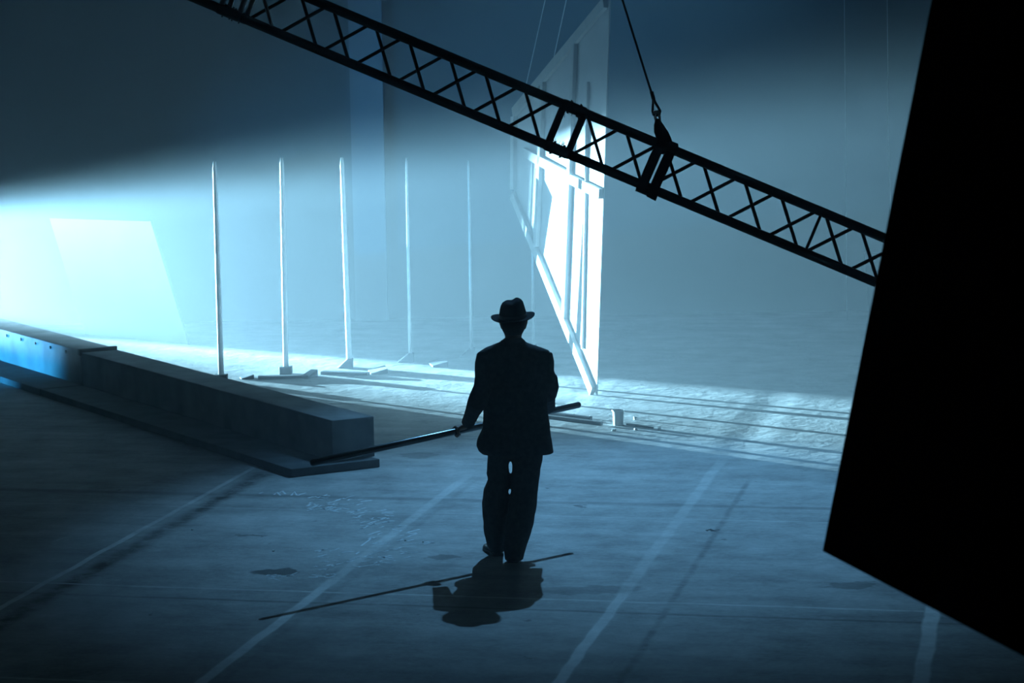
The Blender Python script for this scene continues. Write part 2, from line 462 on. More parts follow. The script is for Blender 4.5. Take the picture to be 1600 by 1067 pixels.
def kerb(name, v0, v1, label, top, bolts, lip):
    vb = v0 + (0.13 if v0 < 0.01 else 0.0)
    o = empty(name, K0 + bp_ * 0.3 + bd * v0, label, 'kerb', 'grey kerb beams laid end to end')
    bm = bmesh.new(); kbox(bm, uB1, uB2 + 0.02, vb, v1, 0.07, top); bevel(bm, 0.008); obj('body', bm, M_KERB, o)
    bm = bmesh.new(); kbox(bm, 0, uS2, v0, v1, 0, 0.07); bevel(bm, 0.006); obj('base_plank', bm, M_PLANK, o)
    if lip:
        bm = bmesh.new(); kbox(bm, uB1 - 0.012, uB2 + 0.03, v0 - 0.02, v0 + 0.035, top - 0.05, top + 0.018); bevel(bm, 0.004); obj('joint_lip', bm, M_BASE, o)
    for k in range(bolts):
        vv = v0 + 0.40 + 0.46 * k
        bm = bmesh.new(); p = K0 + bp_ * (uB1 - 0.012) + bd * vv + Vector((0, 0, top - 0.05))
        tube(bm, [p, p + bp_ * 0.03], 0.016, 8); obj('bolt', bm, M_BASE, o)
    return o


_, vJ = kloc(gnd(133, 549, 0.42))
kerb('kerb_beam', 0.0, vJ - 0.02, 'grey kerb beam whose squared end stands behind the man\'s lowered pole tip', 0.415, 0, False)
kerb('kerb_beam.001', vJ + 0.02, vJ + 3.6, 'far grey kerb beam in blue light with a row of bolts, at left edge', 0.43, 7, True)

# ------------------------------------------------------------------ row of poles
pole_px = [(346, 597, 335, 252), (447, 584, 440, 246), (546, 574, 534, 246), (641, 565, 635, 246), (737, 558, 732, 250), (834, 552, 831, 254)]
pole_lab = ['shadowed grey standing pole rising behind the kerb beam, leftmost of the row',
            'bright white standing pole on a square dark block, second of the row',
            'bright white standing pole on a wedge shaped foot, third of the row',
            'thin faint standing pole fourth in the row, left of the man',
            'very faint standing pole just left of the hat, fifth in the row',
            'very faint standing pole between the hat and the tall framed flat']
for i, (bx, by, tx, ty) in enumerate(pole_px):
    g = gnd(bx, by)
    o = empty('standing_pole' if i == 0 else 'standing_pole.%03d' % i, g, pole_lab[i], 'pole', 'row of standing poles')
    top = at(tx, ty, g.y)
    top.x = g.x + (top.x - g.x)
    bm = bmesh.new(); r = 0.030 if i < 3 else 0.018
    tube(bm, [g + Vector((0, 0, 0.03)), g.lerp(top, 0.4), g.lerp(top, 0.97), top], [r, r * 0.95, r * 0.75, r * 0.45], 16); obj('shaft', bm, M_POLE, o, True)
    bm = bmesh.new()
    if i in (0, 1):
        box(bm, (g.x - 0.07, g.y - 0.07, 0), (g.x + 0.065, g.y + 0.07, 0.085)); bevel(bm, 0.006)
    else:
        w = 0.13 if i == 2 else 0.14
        ring = [(-w, 0), (0.04, 0), (0.04, 0.10), (-0.02, 0.10)]
        hexa(bm, [(g.x + a, g.y - 0.06, z) for a, z in ring] + [(g.x + a, g.y + 0.06, z) for a, z in ring]); bevel(bm, 0.004)
    obj('base_block', bm, M_BASE, o)

# ------------------------------------------------------------------ loose planks and wedges near the poles
def plank(name, p, q, w, h, label, m=M_BASE, group=None, cat='plank', lift=0.0):
    p, q = Vector(p), Vector(q); d = (q - p); n = Vector((-d.y, d.x, 0)).normalized() * w
    bm = bmesh.new(); obox(bm, p, d, n, Vector((0, 0, h)));
    if lift:
        bm.verts.ensure_lookup_table()
    bevel(bm, min(w, h) * 0.12, 1)
    return tag(obj(name, bm, m), label, cat, group)


def wedge(name, p, q, w, h0, h1, label, m=M_BASE):
    p, q = Vector(p), Vector(q); d = q - p; n = Vector((-d.y, d.x, 0)).normalized() * w
    z0, z1 = Vector((0, 0, h0)), Vector((0, 0, h1))
    bm = bmesh.new(); hexa(bm, [p, q, q + n, p + n, p + z0, q + z1, q + n + z1, p + n + z0]); bevel(bm, 0.003, 1)
    return tag(obj(name, bm, m), label, 'wedge', 'dark wedges by the pole feet')


plank('plank', gnd(403, 593), gnd(473, 591), 0.10, 0.032, 'long dark plank lying on the bright floor just behind the kerb beam', group='dark planks by the pole feet')
plank('plank.001', gnd(500, 585), gnd(573, 587), 0.10, 0.032, 'long dark plank lying on the floor in front of the third pole', group='dark planks by the pole feet')
wedge('wedge', gnd(377, 593), gnd(397, 592), 0.14, 0.01, 0.05, 'small dark wedge with a pale tip lying behind the kerb beam')
wedge('wedge.001', gnd(481, 592), gnd(497, 588.5), 0.09, 0.03, 0.08, 'tilted dark wedge between the two long planks')
wedge('wedge.002', gnd(579, 585), gnd(606, 584), 0.30, 0.01, 0.06, 'broad hazy wedge on the floor in front of the fourth pole')
wedge('wedge.003', gnd(676, 574), gnd(700, 573), 0.35, 0.02, 0.06, 'broad hazy wedge on the floor in front of the fifth pole')

# ------------------------------------------------------------------ big framed flat standing on one corner
B = gnd(932, 618); Nn = at(953, -6, B.y); F = at(803, 300, 26.4)
nrm = (Nn - B).cross(F - B).normalized()
if nrm.x > 0: nrm = -nrm                       # lit face looks left


def onp(px, py, off=0.0):
    d = ray(px, py); t = (B + nrm * off - CAM).dot(nrm) / d.dot(nrm); return CAM + d * t


G = onp(804, 172)
flat = empty('framed_flat', B, 'tall white flat with timber framing, lit from the left, standing on one corner', 'stage flat')
# extend the sheet upward so that its near edge leaves the frame as in the photograph
Q = [onp(932, 618), onp(956, -90), onp(804, 172), onp(802.5, 300)]
Q[1] = onp(953.2, -8)
bm = bmesh.new(); hexa(bm, Q + [p - nrm * 0.012 for p in Q]); obj('sheet', bm, M_FLAT, flat)


def timber(name, a, b, w, dep, off=0.0, side=0.5):
    """bar on the lit face; a, b picture points of its middle line, w width on the sheet, dep how far it stands out"""
    p, q = onp(*a), onp(*b); d = (q - p).normalized(); s = nrm.cross(d).normalized()
    bm = bmesh.new(); o = p - s * w * side + nrm * (off + 0.0005)
    obox(bm, o, q - p, s * w, nrm * dep); bevel(bm, 0.003, 1)
    return obj(name, bm, M_TIMBER, flat)


DP = 0.045
timber('bottom_rail', (929.5, 612), (804, 304), 0.10, DP)
timber('top_rail', (949, 4), (806, 176), 0.11, DP)
timber('far_stile', (805, 296), (806, 182), 0.10, DP)
timber('middle_stile', (885, 497), (901, 66), 0.075, DP)
timber('inner_stile', (841, 385), (852, 128), 0.075, DP)
timber('middle_rail', (822, 237.5), (892.5, 275.5), 0.10, DP)
timber('middle_rail', (896, 280), (942, 303), 0.10, DP)
timber('shadow_batten', (912.5, 545), (920.5, 128), 0.03, 0.028)  # slim bar added to make the thin shadow line on the sheet
for c in ((842, 254), (909, 281)): timber('cleat', c, (c[0] + 0.3, c[1] + 9), 0.10, 0.03)

for k, (a, b, lab) in enumerate((((853, -6), (818, 150), 'thin pale rigging line slanting down to the far top corner of the framed flat'),
                                 ((886, -6), (862, 105), 'thin pale rigging line slanting down to the top rail of the framed flat'))):
    p1 = onp(*b); p0 = at(*a, p1.y - 0.6)
    bm = bmesh.new(); tube(bm, [p1, p0, p0 + (p0 - p1) * 1.5], 0.005, 6)
    tag(obj('rigging_line' if k == 0 else 'rigging_line.001', bm, M_THIN), lab, 'rope', 'thin rigging lines')
bm = bmesh.new(); p0, p1, p2 = at(1386, -20, 27), at(1388, 210, 27), at(1394, 392, 27); tube(bm, [p2, p1, p0], 0.004, 6)
tag(obj('rigging_line.002', bm, M_THIN), 'thin pale rigging line hanging beside the big black panel', 'rope', 'thin rigging lines')
bm = bmesh.new(); p0, p2 = at(1319, -20, 28), at(1323, 500, 28); tube(bm, [p2, p0], 0.0035, 6)
tag(obj('rigging_line.003', bm, M_THIN), 'very faint thin rigging line hanging behind the right half of the truss', 'rope', 'thin rigging lines')

# ------------------------------------------------------------------ white panel in the beam, far left
def slab(name, pts, th, m, bev=0.0):
    n = (pts[1] - pts[0]).cross(pts[3] - pts[0]).normalized() * th
    bm = bmesh.new(); hexa(bm, list(pts) + [p + n for p in pts])
    return obj(name, bm, m)


pl, pr = at(80, 340, 30.0), at(238, 345, 28.83)
bl, br = at(137, 555, 30.0), at(298, 565, 28.83)
bl.z = br.z = 0.0
tag(slab('leaning_panel', [bl, br, pr, pl], 0.03, M_GAUZE), 'white panel leaning sideways in the bright beam at far left', 'panel')
far = [at(1378, 720, 29.0), at(1520, 720, 29), at(1500, 396, 29), at(1350, 393, 29)]
far[0] = at(1366, 600, 29.4); far[1] = at(1520, 605, 29.4)
tag(slab('hanging_panel', far, 0.04, M_FARPANEL), 'dim grey far panel peeping out beside the big black panel at right', 'panel')

# ------------------------------------------------------------------ big black panel in the near right
P1 = at(1302, 863, 8.0); P2 = at(1600, 1018, 6.7)
u = P2 - P1
d3 = ray(1473, 0)                               # up edge at right angles to the bottom edge
t = u.dot(P1 - CAM) / u.dot(d3); P3 = CAM + d3 * t
upv = (P3 - P1); un = u.normalized() * 2.6
PB = [P1, P1 + un, P1 + un + upv * 1.25, P1 + upv * 1.25]
tag(slab('black_panel', PB, 0.04, M_DRAPE), 'huge black panel hanging tilted in the near right foreground', 'panel')

# ------------------------------------------------------------------ suspended truss
T0 = at(300, -42.0, 14.15); T1 = at(1500, 458.5, 13.85)
ax = (T1 - T0).normalized()
vdir = (ray(800, 300) * 0 + _f).cross(ax).normalized()        # across the truss in the view plane
if vdir.z < 0: vdir = -vdir
ddir = ray(1010, 262); ddir = (ddir - ax * ddir.dot(ax)).normalized()
vdir = ddir.cross(ax).normalized()
if vdir.z < 0: vdir = -vdir
HW = 0.128


def tpx(px):
    lo, hi = -3.0, 9.0
    for _ in range(50):
        m_ = (lo + hi) / 2; q = T0 + ax * m_ - CAM
        c0_ = q.dot(_r) / q.dot(_f)
        c1_ = -q.dot(_u) / q.dot(_f)
        if 800 + FPX * c0_ < px: lo = m_
        else: hi = m_
    return lo


def tp(t, v, d): return T0 + ax * t + vdir * (HW * v) + ddir * (HW * d + HW)


truss = empty('lighting_truss', T0 + ax * 2.0, 'black box truss slung diagonally across the top of the picture', 'truss')
tA, tB = tpx(215), tpx(2100)
for v in (-1, 1):
    for d in (-1, 1):
        bm = bmesh.new(); tube(bm, [tp(tA, v, d), tp(tB, v, d)], 0.027, 14); obj('chord', bm, M_TRUSS, truss, True)
cellA = [829 - 59.2 * k for k in range(8)]
cells = [(px, 59.2) for px in cellA] + [(930, 60), (991, 60.5), (1053, 61), (1114, 61.3), (1176, 61.7), (1238, 62), (1303, 62.5), (1366, 63), (1429, 63.5), (1493, 64), (1557, 64)] + [(1557 + 64.5 * k, 64.5) for k in range(1, 8)] + [(330, 59), (271, 59)]
for i, (px, w) in enumerate(sorted(cells)):
    ta, tb = tpx(px - w * 0.5), tpx(px + w * 0.5); ga = 0.016
    for d in (-1, 1):
        s = 1 if (i % 2 == 0) == (d < 0) else -1
        bm = bmesh.new()
        tube(bm, [tp(ta + ga, s, d), tp(tb - ga, -s, d)], 0.0105, 10)
        pal = (px < 480 and d < 0 and s > 0)  # left front braces: side light put into their colour
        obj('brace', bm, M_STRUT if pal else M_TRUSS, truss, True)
    for v in (-1, 1):
        s = 1 if i % 2 else -1
        bm = bmesh.new(); tube(bm, [tp(ta + ga, v, s), tp(tb - ga, v, -s)], 0.009, 8)
        obj('cross_brace', bm, M_TRUSS, truss, True)
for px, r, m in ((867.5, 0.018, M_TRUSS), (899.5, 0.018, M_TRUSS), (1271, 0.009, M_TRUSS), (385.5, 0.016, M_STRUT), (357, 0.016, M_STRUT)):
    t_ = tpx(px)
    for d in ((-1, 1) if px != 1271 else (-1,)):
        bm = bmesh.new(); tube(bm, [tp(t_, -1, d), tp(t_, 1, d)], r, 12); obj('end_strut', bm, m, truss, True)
for px in (883.5, 371):
    t_ = tpx(px)
    for v in (-1, 1):
        for d in (-1, 1):
            bm = bmesh.new(); tube(bm, [tp(t_ - 0.075, v, d), tp(t_ - 0.06, v, d), tp(t_ + 0.06, v, d), tp(t_ + 0.075, v, d)], [0.028, 0.032, 0.032, 0.028], 14)
            for q in (-0.03, 0.03):
                tube(bm, [tp(t_ + q, v, d) - vdir * 0.04, tp(t_ + q, v, d) + vdir * 0.04], 0.005, 6)
            obj('coupler', bm, M_TRUSS, truss, True)
# frayed tape on the joint
bm = bmesh.new(); t_ = tpx(883.5)
for k in range(26):
    q = random.uniform(-0.07, 0.07); a_ = tp(t_ + q, -1, -1) + vdir * 0.024 + ddir * random.uniform(-0.02, 0.02)
    tube(bm, [a_, a_ + vdir * random.uniform(0.01, 0.035) + ax * random.uniform(-0.02, 0.02)], 0.0016, 4)
obj('frayed_tape', bm, M_STRAP, truss); bm = bmesh.new()
for k in range(12):
    q = random.uniform(-0.06, 0.05); a_ = tp(t_ + q, 1, -1) - vdir * 0.024
    tube(bm, [a_, a_ - vdir * random.uniform(0.008, 0.03) + ax * random.uniform(-0.008, 0.008)], 0.0014, 4)
a_ = tp(t_ - 0.05, 1, -1) - vdir * 0.024; tube(bm, [a_, a_ + Vector((0, 0, -0.05))], 0.0016, 4)
obj('frayed_tape', bm, M_STRAP, truss)

# sling and wire that carry the truss
ts = tpx(1027)
sl = empty('sling', tp(ts, 1, 0), 'black webbing sling choked around the truss at right of centre', 'sling')


def strap_loop(t_top, t_bot, w):
    """a flat band once around the box truss"""
    bm = bmesh.new(); R = 0.037
    path = []
    for (v, d) in ((1, -1), (1, 1), (-1, 1), (-1, -1)):
        a0 = {(1, -1): 225, (1, 1): 135, (-1, 1): 45, (-1, -1): -45}[(v, d)]
        for s_ in range(5):
            an = math.radians(a0 - 22.5 * s_)
            tt = t_top if v > 0 else t_bot
            path.append((tt, tp(tt, v, d) + ddir * (R * math.cos(an)) + vdir * (R * math.sin(an))))
    # order the corner arcs so that the band hugs the outside
    n = len(path); rows = []
    for (tt, p) in path:
        c = tp(tt, 0, 0); o_ = (p - c); o_ -= ax * o_.dot(ax)
        rows.append([bm.verts.new(p - ax * w / 2), bm.verts.new(p + ax * w / 2), bm.verts.new(p + ax * w / 2 + o_.normalized() * 0.012), bm.verts.new(p - ax * w / 2 + o_.normalized() * 0.012)])
    for k in range(n):
        a, b = rows[k], rows[(k + 1) % n]
        for j in range(4): bm.faces.new((a[j], a[(j + 1) % 4], b[(j + 1) % 4], b[j]))
    return bm


obj('band', strap_loop(tpx(1018.5), tpx(1017.5), 0.054), M_STRAP, sl)
obj('band', strap_loop(tpx(1036.5), tpx(1035), 0.054), M_STRAP, sl)
Ys = tp(ts, 1, 0).y
pts = [at(1027, 186, Ys), at(1029.5, 196, Ys), at(1033, 206, Ys), at(1037, 216, Ys), at(1041, 230, Ys), at(1040, 240, Ys)]
bm = bmesh.new(); wid = [0.012, 0.030, 0.042, 0.044, 0.046, 0.052]
loft(bm, [[p + _r * (w * math.cos(2 * PI * k / 16)) + _f * (0.035 * math.sin(2 * PI * k / 16)) for k in range(16)] for p, w in zip(pts, wid)])
obj('choke_tail', bm, M_STRAP, sl, True)
bm = bmesh.new()
for q, rr in ((1003, 0.02), (1019, 0.024), (1008, 0.018)):
    c = at(q, 297 + (q - 1003) * 0.5, Ys - 0.15); tube(bm, [c - ax * 0.03, c + ax * 0.03], [rr * 0.8, rr], 10)
obj('underside_knot', bm, M_STRAP, sl, True)

wr = empty('wire_rope', at(1025, 178, Ys), 'dark wire rope with a looped eye holding up the sling', 'wire rope')
bm = bmesh.new(); a_, b_ = at(1020, 152, Ys), at(972.5, 0, Ys); tube(bm, [a_, b_, b_ + (b_ - a_) * 1.2], 0.0065, 8); obj('rope', bm, M_WIRE, wr, True)
bm = bmesh.new()
lp = [(1019, 146), (1020.5, 155), (1020, 165), (1019.5, 174), (1021, 179), (1026, 180.5), (1030.5, 178), (1031.5, 174), (1028, 167), (1023.5, 160), (1020.5, 153), (1019, 146)]
tube(bm, [at(x, y, Ys) for x, y in lp], 0.0075, 8); obj('eye_loop', bm, M_WIRE, wr, True)
bm = bmesh.new(); tube(bm, [at(1018, 143, Ys), at(1021, 155, Ys)], 0.012, 10); obj('ferrule', bm, M_WIRE, wr, True)
bm = bmesh.new()
sh = [(1024, 176), (1023.8, 184), (1025, 190), (1028, 193), (1031, 190), (1030.6, 184), (1028.5, 176)]
tube(bm, [at(x, y, Ys) for x, y in sh], 0.008, 8); tube(bm, [at(1020.5, 175.5, Ys), at(1031, 175, Ys)], 0.011, 10); obj('shackle', bm, M_STRUT, wr, True)

# ------------------------------------------------------------------ tub, battens and bits on the floor
tub = empty('tub', gnd(966, 664), 'small white plastic tub standing on the floor right of the man', 'tub')
g = gnd(966, 664); bm = bmesh.new()
prof = [(0.043, 0.0), (0.046, 0.006), (0.052, 0.135), (0.048, 0.135), (0.042, 0.012)]
ringv = [[bm.verts.new(g + Vector((r * math.cos(2 * PI * k / 28), r * math.sin(2 * PI * k / 28), z))) for k in range(28)] for r, z in prof]
for a, b in zip(ringv, ringv[1:]):
    for k in range(28): bm.faces.new((a[k], a[(k + 1) % 28], b[(k + 1) % 28], b[k]))
bm.faces.new(ringv[0][::-1]); bm.faces.new(ringv[-1]); obj('pot', bm, M_TUB, tub, True)
bm = bmesh.new()
tube(bm, [g + Vector((0.056 * math.cos(2 * PI * k / 28), 0.056 * math.sin(2 * PI * k / 28), 0.137)) for k in range(29)], 0.006, 8); obj('rim', bm, M_TUB, tub, True)

plank('batten', gnd(850, 654), gnd(937, 665), 0.05, 0.035, 'dark batten lying on the floor right of the man, its square end nearest the tub', group='dark battens beside the man')
plank('batten.001', gnd(848, 649.5), gnd(921, 658.5), 0.045, 0.045, 'dark batten lying just behind the square ended one, right of the man', group='dark battens beside the man')
plank('thin_stick', gnd(978, 664), gnd(1020, 669.5), 0.014, 0.014, 'thin dark stick lying on the floor right of the white tub', cat='stick')
for k, (px, py, w, h, lab) in enumerate(((896, 651, 0.03, 0.03, 'tiny pale offcut standing on the floor behind the battens'),
                                         (923, 654, 0.02, 0.03, 'tiny pale offcut close behind the square batten end'),
                                         (959, 673.5, 0.035, 0.022, 'tiny pale offcut on the floor in front of the tub'),
                                         (992, 655.5, 0.025, 0.03, 'tiny pale offcut behind the tub on its right'),
                                         (1030, 671.5, 0.03, 0.02, 'tiny pale offcut at the end of the thin stick'),
                                         (993, 672, 0.03, 0.02, 'tiny pale offcut in front of the thin stick'),
                                         (633, 845, 0.012, 0.01, 'tiny bright crumb on the chalked floor, left of a near twin'),
                                         (661, 848, 0.014, 0.016, 'tiny bright crumb on the chalked floor nearest the man'),
                                         (427, 861, 0.02, 0.008, 'tiny bright crumb on the floor above the dark stain'),
                                         (300, 828, 0.014, 0.01, 'tiny pale crumb on the dark floor at left'))):
    g = gnd(px, py); a_ = random.uniform(0, PI); dx = Vector((math.cos(a_), math.sin(a_), 0)) * w; dy = Vector((-math.sin(a_), math.cos(a_), 0)) * w * 0.7
    bm = bmesh.new(); obox(bm, g - dx * 0.5 - dy * 0.5, dx, dy, Vector((0, 0, h)))
    for v in bm.verts:
        v.co += Vector((random.uniform(-1, 1), random.uniform(-1, 1), 0)) * w * 0.12
    bevel(bm, w * 0.1, 1)
    tag(obj('offcut' if k == 0 else 'offcut.%03d' % k, bm, M_OFFCUT), lab, 'offcut', 'pale offcuts and crumbs on the floor')

# chalk scrawl, worn past reading
bm = bmesh.new()


def stroke(pts, w):
    pts = [Vector((p[0], p[1], 0.0015)) for p in pts]
    pr = None
    for i, p in enumerate(pts):
        d = pts[min(i + 1, len(pts) - 1)] - pts[max(i - 1, 0)]; n = Vector((-d.y, d.x, 0)).normalized() * w * 0.5
        a, b = bm.verts.new(p - n), bm.verts.new(p + n)
        if pr: bm.faces.new((pr[0], a, b, pr[1]))
        pr = (a, b)


def pxs(*q): return [gnd(x, y) for x, y in q]


for q in (((437, 770), (441, 767), (446, 772)), ((455, 774), (460, 768), (464, 774)), ((466, 774), (470, 772), (478, 770)), ((428, 773), (433, 769), (438, 774)), ((405, 771), (411, 769))):
    stroke(pxs(*q), 0.018)
rows = [(480, 560, 776, 782), (474, 570, 783, 792), (476, 532, 793, 798), (530, 610, 798, 806), (540, 640, 806, 818), (546, 620, 816, 828), (560, 640, 830, 846), (580, 668, 846, 858), (570, 640, 858, 872), (540, 600, 868, 884), (490, 545, 858, 878), (470, 520, 880, 904), (415, 474, 898, 906)]
for x0, x1, y0, y1 in rows:
    for k in range(12):
        x = random.uniform(x0, x1); y = random.uniform(y0, y1); l_ = random.uniform(5, 20); s_ = random.uniform(-0.35, 0.12)
        j = random.uniform(-1.2, 1.2)
        stroke(pxs((x, y), (x + l_ * 0.5, y + l_ * 0.5 * s_ + j), (x + l_, y + l_ * s_)), random.uniform(0.010, 0.024))
for q in (((592, 872), (618, 876)), ((588, 878), (612, 880)), ((628, 851), (650, 849)), ((564, 853), (582, 840)), ((556, 866), (561, 862)), ((480, 798), (500, 794), (530, 800)), ((560, 886), (585, 882))):
    stroke(pxs(*q), 0.016)
tag(obj('chalk_scrawl', bm, M_CHALK), 'worn white chalk scrawl spread over the floor left of the man', 'chalk marks', kind='stuff')

# ------------------------------------------------------------------ the man
GY = 16.3
man = empty('person', Vector((-0.05, GY, 0)), 'person in dark suit and brimmed hat, seen from behind, carrying a long pole', 'person')


def wp(px, py, Y=GY): return at(px, py, Y)


POLE_A = at(487, 723, 15.5); POLE_B = at(905, 632, 17.2)
pdir = (POLE_B - POLE_A).normalized()


def pole_at_x(x): return POLE_A + (POLE_B - POLE_A) * ((x - POLE_A.x) / (POLE_B.x - POLE_A.x))


bm = bmesh.new(); PR = 0.023
tube(bm, [POLE_A, POLE_A + pdir * 0.006, POLE_B - pdir * 0.006, POLE_B], [PR - 0.004, PR, PR, PR - 0.004], 24)
tag(obj('carried_pole', bm, M_PIPE, None, True), 'long dark round pole held slanting across the man\'s front', 'pole')

HL = pole_at_x(-0.372)                  # where the left hand grips
HR = pole_at_x(0.19)                    # right hand, hidden by the body
shL, elL, wrL = wp(757, 560), wp(745, 626, GY - 0.16), HL + Vector((0.062, -0.055, 0.058))
shR, elR, wrR = wp(850, 560), wp(854, 604, GY + 0.02), HR + Vector((0.06, -0.11, 0.055))


def limb_ring(c, d, r, seg=14):
    x, y = frame_of(d); return [c + (x * math.cos(2 * PI * k / seg) + y * math.sin(2 * PI * k / seg)) * r for k in range(seg)]


# --- body, one continuous surface
bm = bmesh.new()
ztop = wp(800, 470).z
head_c = wp(801, 506); hr = 0.075
rows = []
for py, rx, ry, oy in ((532, 0.050, 0.055, 0.0), (526, 0.056, 0.062, 0.0), (521, 0.064, 0.078, 0.01), (516, 0.072, 0.094, 0.02), (509, 0.080, 0.100, 0.02), (500, 0.083, 0.102, 0.015), (491, 0.078, 0.096, 0.01), (484, 0.060, 0.075, 0.01), (480, 0.03, 0.04, 0.01)):
    c = wp(802, py); c.y = GY + 0.02 + oy; rows.append(ering(c, rx, ry, 24))
loft(bm, rows)
hy = GY + 0.02
# jaw, nose, brow, mouth on the far side of the head
tube(bm, [Vector((0.008, hy + 0.06, wp(802, 521).z)), Vector((0.008, hy + 0.085, wp(802, 523).z)), Vector((0.008, hy + 0.10, wp(802, 524).z))], [0.045, 0.035, 0.018], 12)
tube(bm, [Vector((0.008, hy + 0.10, wp(802, 503).z)), Vector((0.008, hy + 0.125, wp(802, 508).z)), Vector((0.008, hy + 0.14, wp(802, 512).z)), Vector((0.008, hy + 0.115, wp(802, 514).z))], [0.009, 0.012, 0.015, 0.012], 10)
tube(bm, [Vector((-0.018, hy + 0.10, wp(802, 518).z)), Vector((0.008, hy + 0.118, wp(802, 518).z)), Vector((0.034, hy + 0.10, wp(802, 518).z))], 0.008, 8)
for s in (-1, 1):
    tube(bm, [Vector((0.008 + s * 0.018, hy + 0.107, wp(802, 501).z)), Vector((0.008 + s * 0.05, hy + 0.092, wp(802, 501).z))], 0.009, 8)
    tube(bm, [Vector((0.008 + s * 0.033, hy + 0.095, wp(802, 504.5).z)), Vector((0.008 + s * 0.033, hy + 0.101, wp(802, 504.5).z))], [0.012, 0.009], 10)
# ears
for px0, s in ((781.5, -1), (822.5, 1)):
    c = wp(px0 + 1.5 * (1 if s < 0 else -1), 507); c.y = hy - 0.005
    rr = []
    for q, a_, b_ in ((-0.034, 0.006, 0.010), (-0.022, 0.010, 0.018), (0.0, 0.011, 0.024), (0.02, 0.013, 0.026), (0.032, 0.008, 0.015)):
        rr.append(ering(c + Vector((s * 0.006 * (q / 0.03), -q * 0.2, q)), a_, b_, 10))
    loft(bm, rr)
nk = wp(802, 530)
tube(bm, [nk + Vector((0, 0.02, 0.02)), nk + Vector((0, 0, -0.12))], [0.055, 0.07], 16)
# trunk
rows = []
for py, xl, xr, ry in ((538, 782, 822, 0.06), (552, 762, 848, 0.09), (575, 766, 846, 0.10), (610, 770, 842, 0.10), (650, 772, 842, 0.10), (685, 770, 846, 0.10), (698, 774, 840, 0.08)):
    a_, b_ = wp(xl, py), wp(xr, py); c = (a_ + b_) / 2; rows.append(ering(c, (b_.x - a_.x) / 2, ry, 24))
loft(bm, rows)
# arms
for a_, b_, c_ in ((shL, elL, wrL), (shR, elR, wrR)):
    tube(bm, [a_ + Vector((0.02 if a_.x < 0 else -0.02, 0, -0.02)), a_.lerp(b_, 0.5), b_], [0.045, 0.040, 0.034], 14)
    tube(bm, [b_, b_.lerp(c_, 0.4), c_], [0.034, 0.032, 0.026], 14)
# legs to the ankles
for hip, knee, ank in (((779, 705, GY + 0.0), (774, 775, GY + 0.04), (776, 862, GY + 0.12)), ((824, 705, GY), (815, 785, GY - 0.02), (803, 872, GY - 0.10))):
    h_, k_, a_ = wp(*hip), wp(*knee), wp(*ank)
    tube(bm, [h_, h_.lerp(k_, 0.5), k_, k_.lerp(a_, 0.35), a_], [0.075, 0.066, 0.052, 0.05, 0.036], 16)


def hand(grip, wrist, side):
    """palm behind the pole, four fingers curled round it, thumb from the side of the palm"""
    n = (wrist - grip); n -= pdir * n.dot(pdir); n.normalize()          # from the pole toward the wrist
    b = pdir.cross(n).normalized()
    if b.z < 0: b = -b
    # palm: flattened blob between wrist and pole
    cpos = grip + n * 0.052
    rr = []
    for q, w, th in ((0.0, 0.026, 0.018), (0.25, 0.032, 0.019), (0.6, 0.041, 0.019), (0.9, 0.042, 0.016), (1.0, 0.036, 0.010)):
        c = wrist.lerp(grip + n * 0.028, q)
        rr.append([c + pdir * (w * math.cos(2 * PI * k / 16)) + b * (th * math.sin(2 * PI * k / 16)) for k in range(16)])
    loft(bm, rr)
    for i, (off, L_, r) in enumerate(((-0.031, 0.95, 0.0088), (-0.0105, 1.06, 0.0094), (0.0105, 1.0, 0.0092), (0.030, 0.82, 0.0080))):
        R = PR + r + 0.0005; ps = []; rs = []
        for s_ in range(9):
            an = math.radians(20 + 205 * L_ * s_ / 8)
            ps.append(grip + pdir * (off * side + 0.004 * math.sin(s_)) + (n * math.cos(an) + b * math.sin(an)) * (R + (0.003 if s_ in (2, 5) else 0)))
            rs.append(r * (1.05 if s_ in (2, 5) else 0.97) * (1 - 0.03 * s_))
        ps.insert(0, grip + n * 0.034 + b * 0.008 + pdir * off * side); rs.insert(0, r * 1.1)
        tube(bm, ps, rs, 10)
    R = PR + 0.0105; ps = [wrist.lerp(grip, 0.35) - pdir * side * 0.026, wrist.lerp(grip, 0.62) - pdir * side * 0.045 - b * 0.006]
    for s_ in range(5):
        an = math.radians(-25 - 120 * s_ / 4); ps.append(grip - pdir * side * (0.042 - 0.004 * s_) + (n * math.cos(an) + b * math.sin(an)) * R)
    tube(bm, ps, [0.014, 0.013, 0.0115, 0.011, 0.0105, 0.010, 0.0085], 10)


hand(HL, wrL + (HL - wrL) * 0.28, 1); hand(HR, wrR + (HR - wrR) * 0.28, 1)
remeshed('body', bm, M_SKIN, 0.0045, man, 2)

# --- hair at the back of the head
bm = bmesh.new(); rows = []
for py, rx, ry in ((522, 0.060, 0.066), (516, 0.075, 0.090), (508, 0.084, 0.104), (499, 0.087, 0.107), (492, 0.082, 0.10)):
    c = wp(802, py); c.y = GY + 0.012
    rows.append([p for p in ering(c, rx, ry, 28)])
vsr = [[bm.verts.new(p) for p in r] for r in rows]
for a, b in zip(vsr, vsr[1:]):
    for k in range(14, 27): bm.faces.new((a[k], a[k + 1], b[k + 1], b[k]))
loose = [v for v in bm.verts if not v.link_faces]
bmesh.ops.delete(bm, geom=loose, context='VERTS')
ho = obj('hair', bm, M_HAIR, man, True); sm = ho.modifiers.new('s', 'SOLIDIFY'); sm.thickness = 0.006; sm.offset = 1

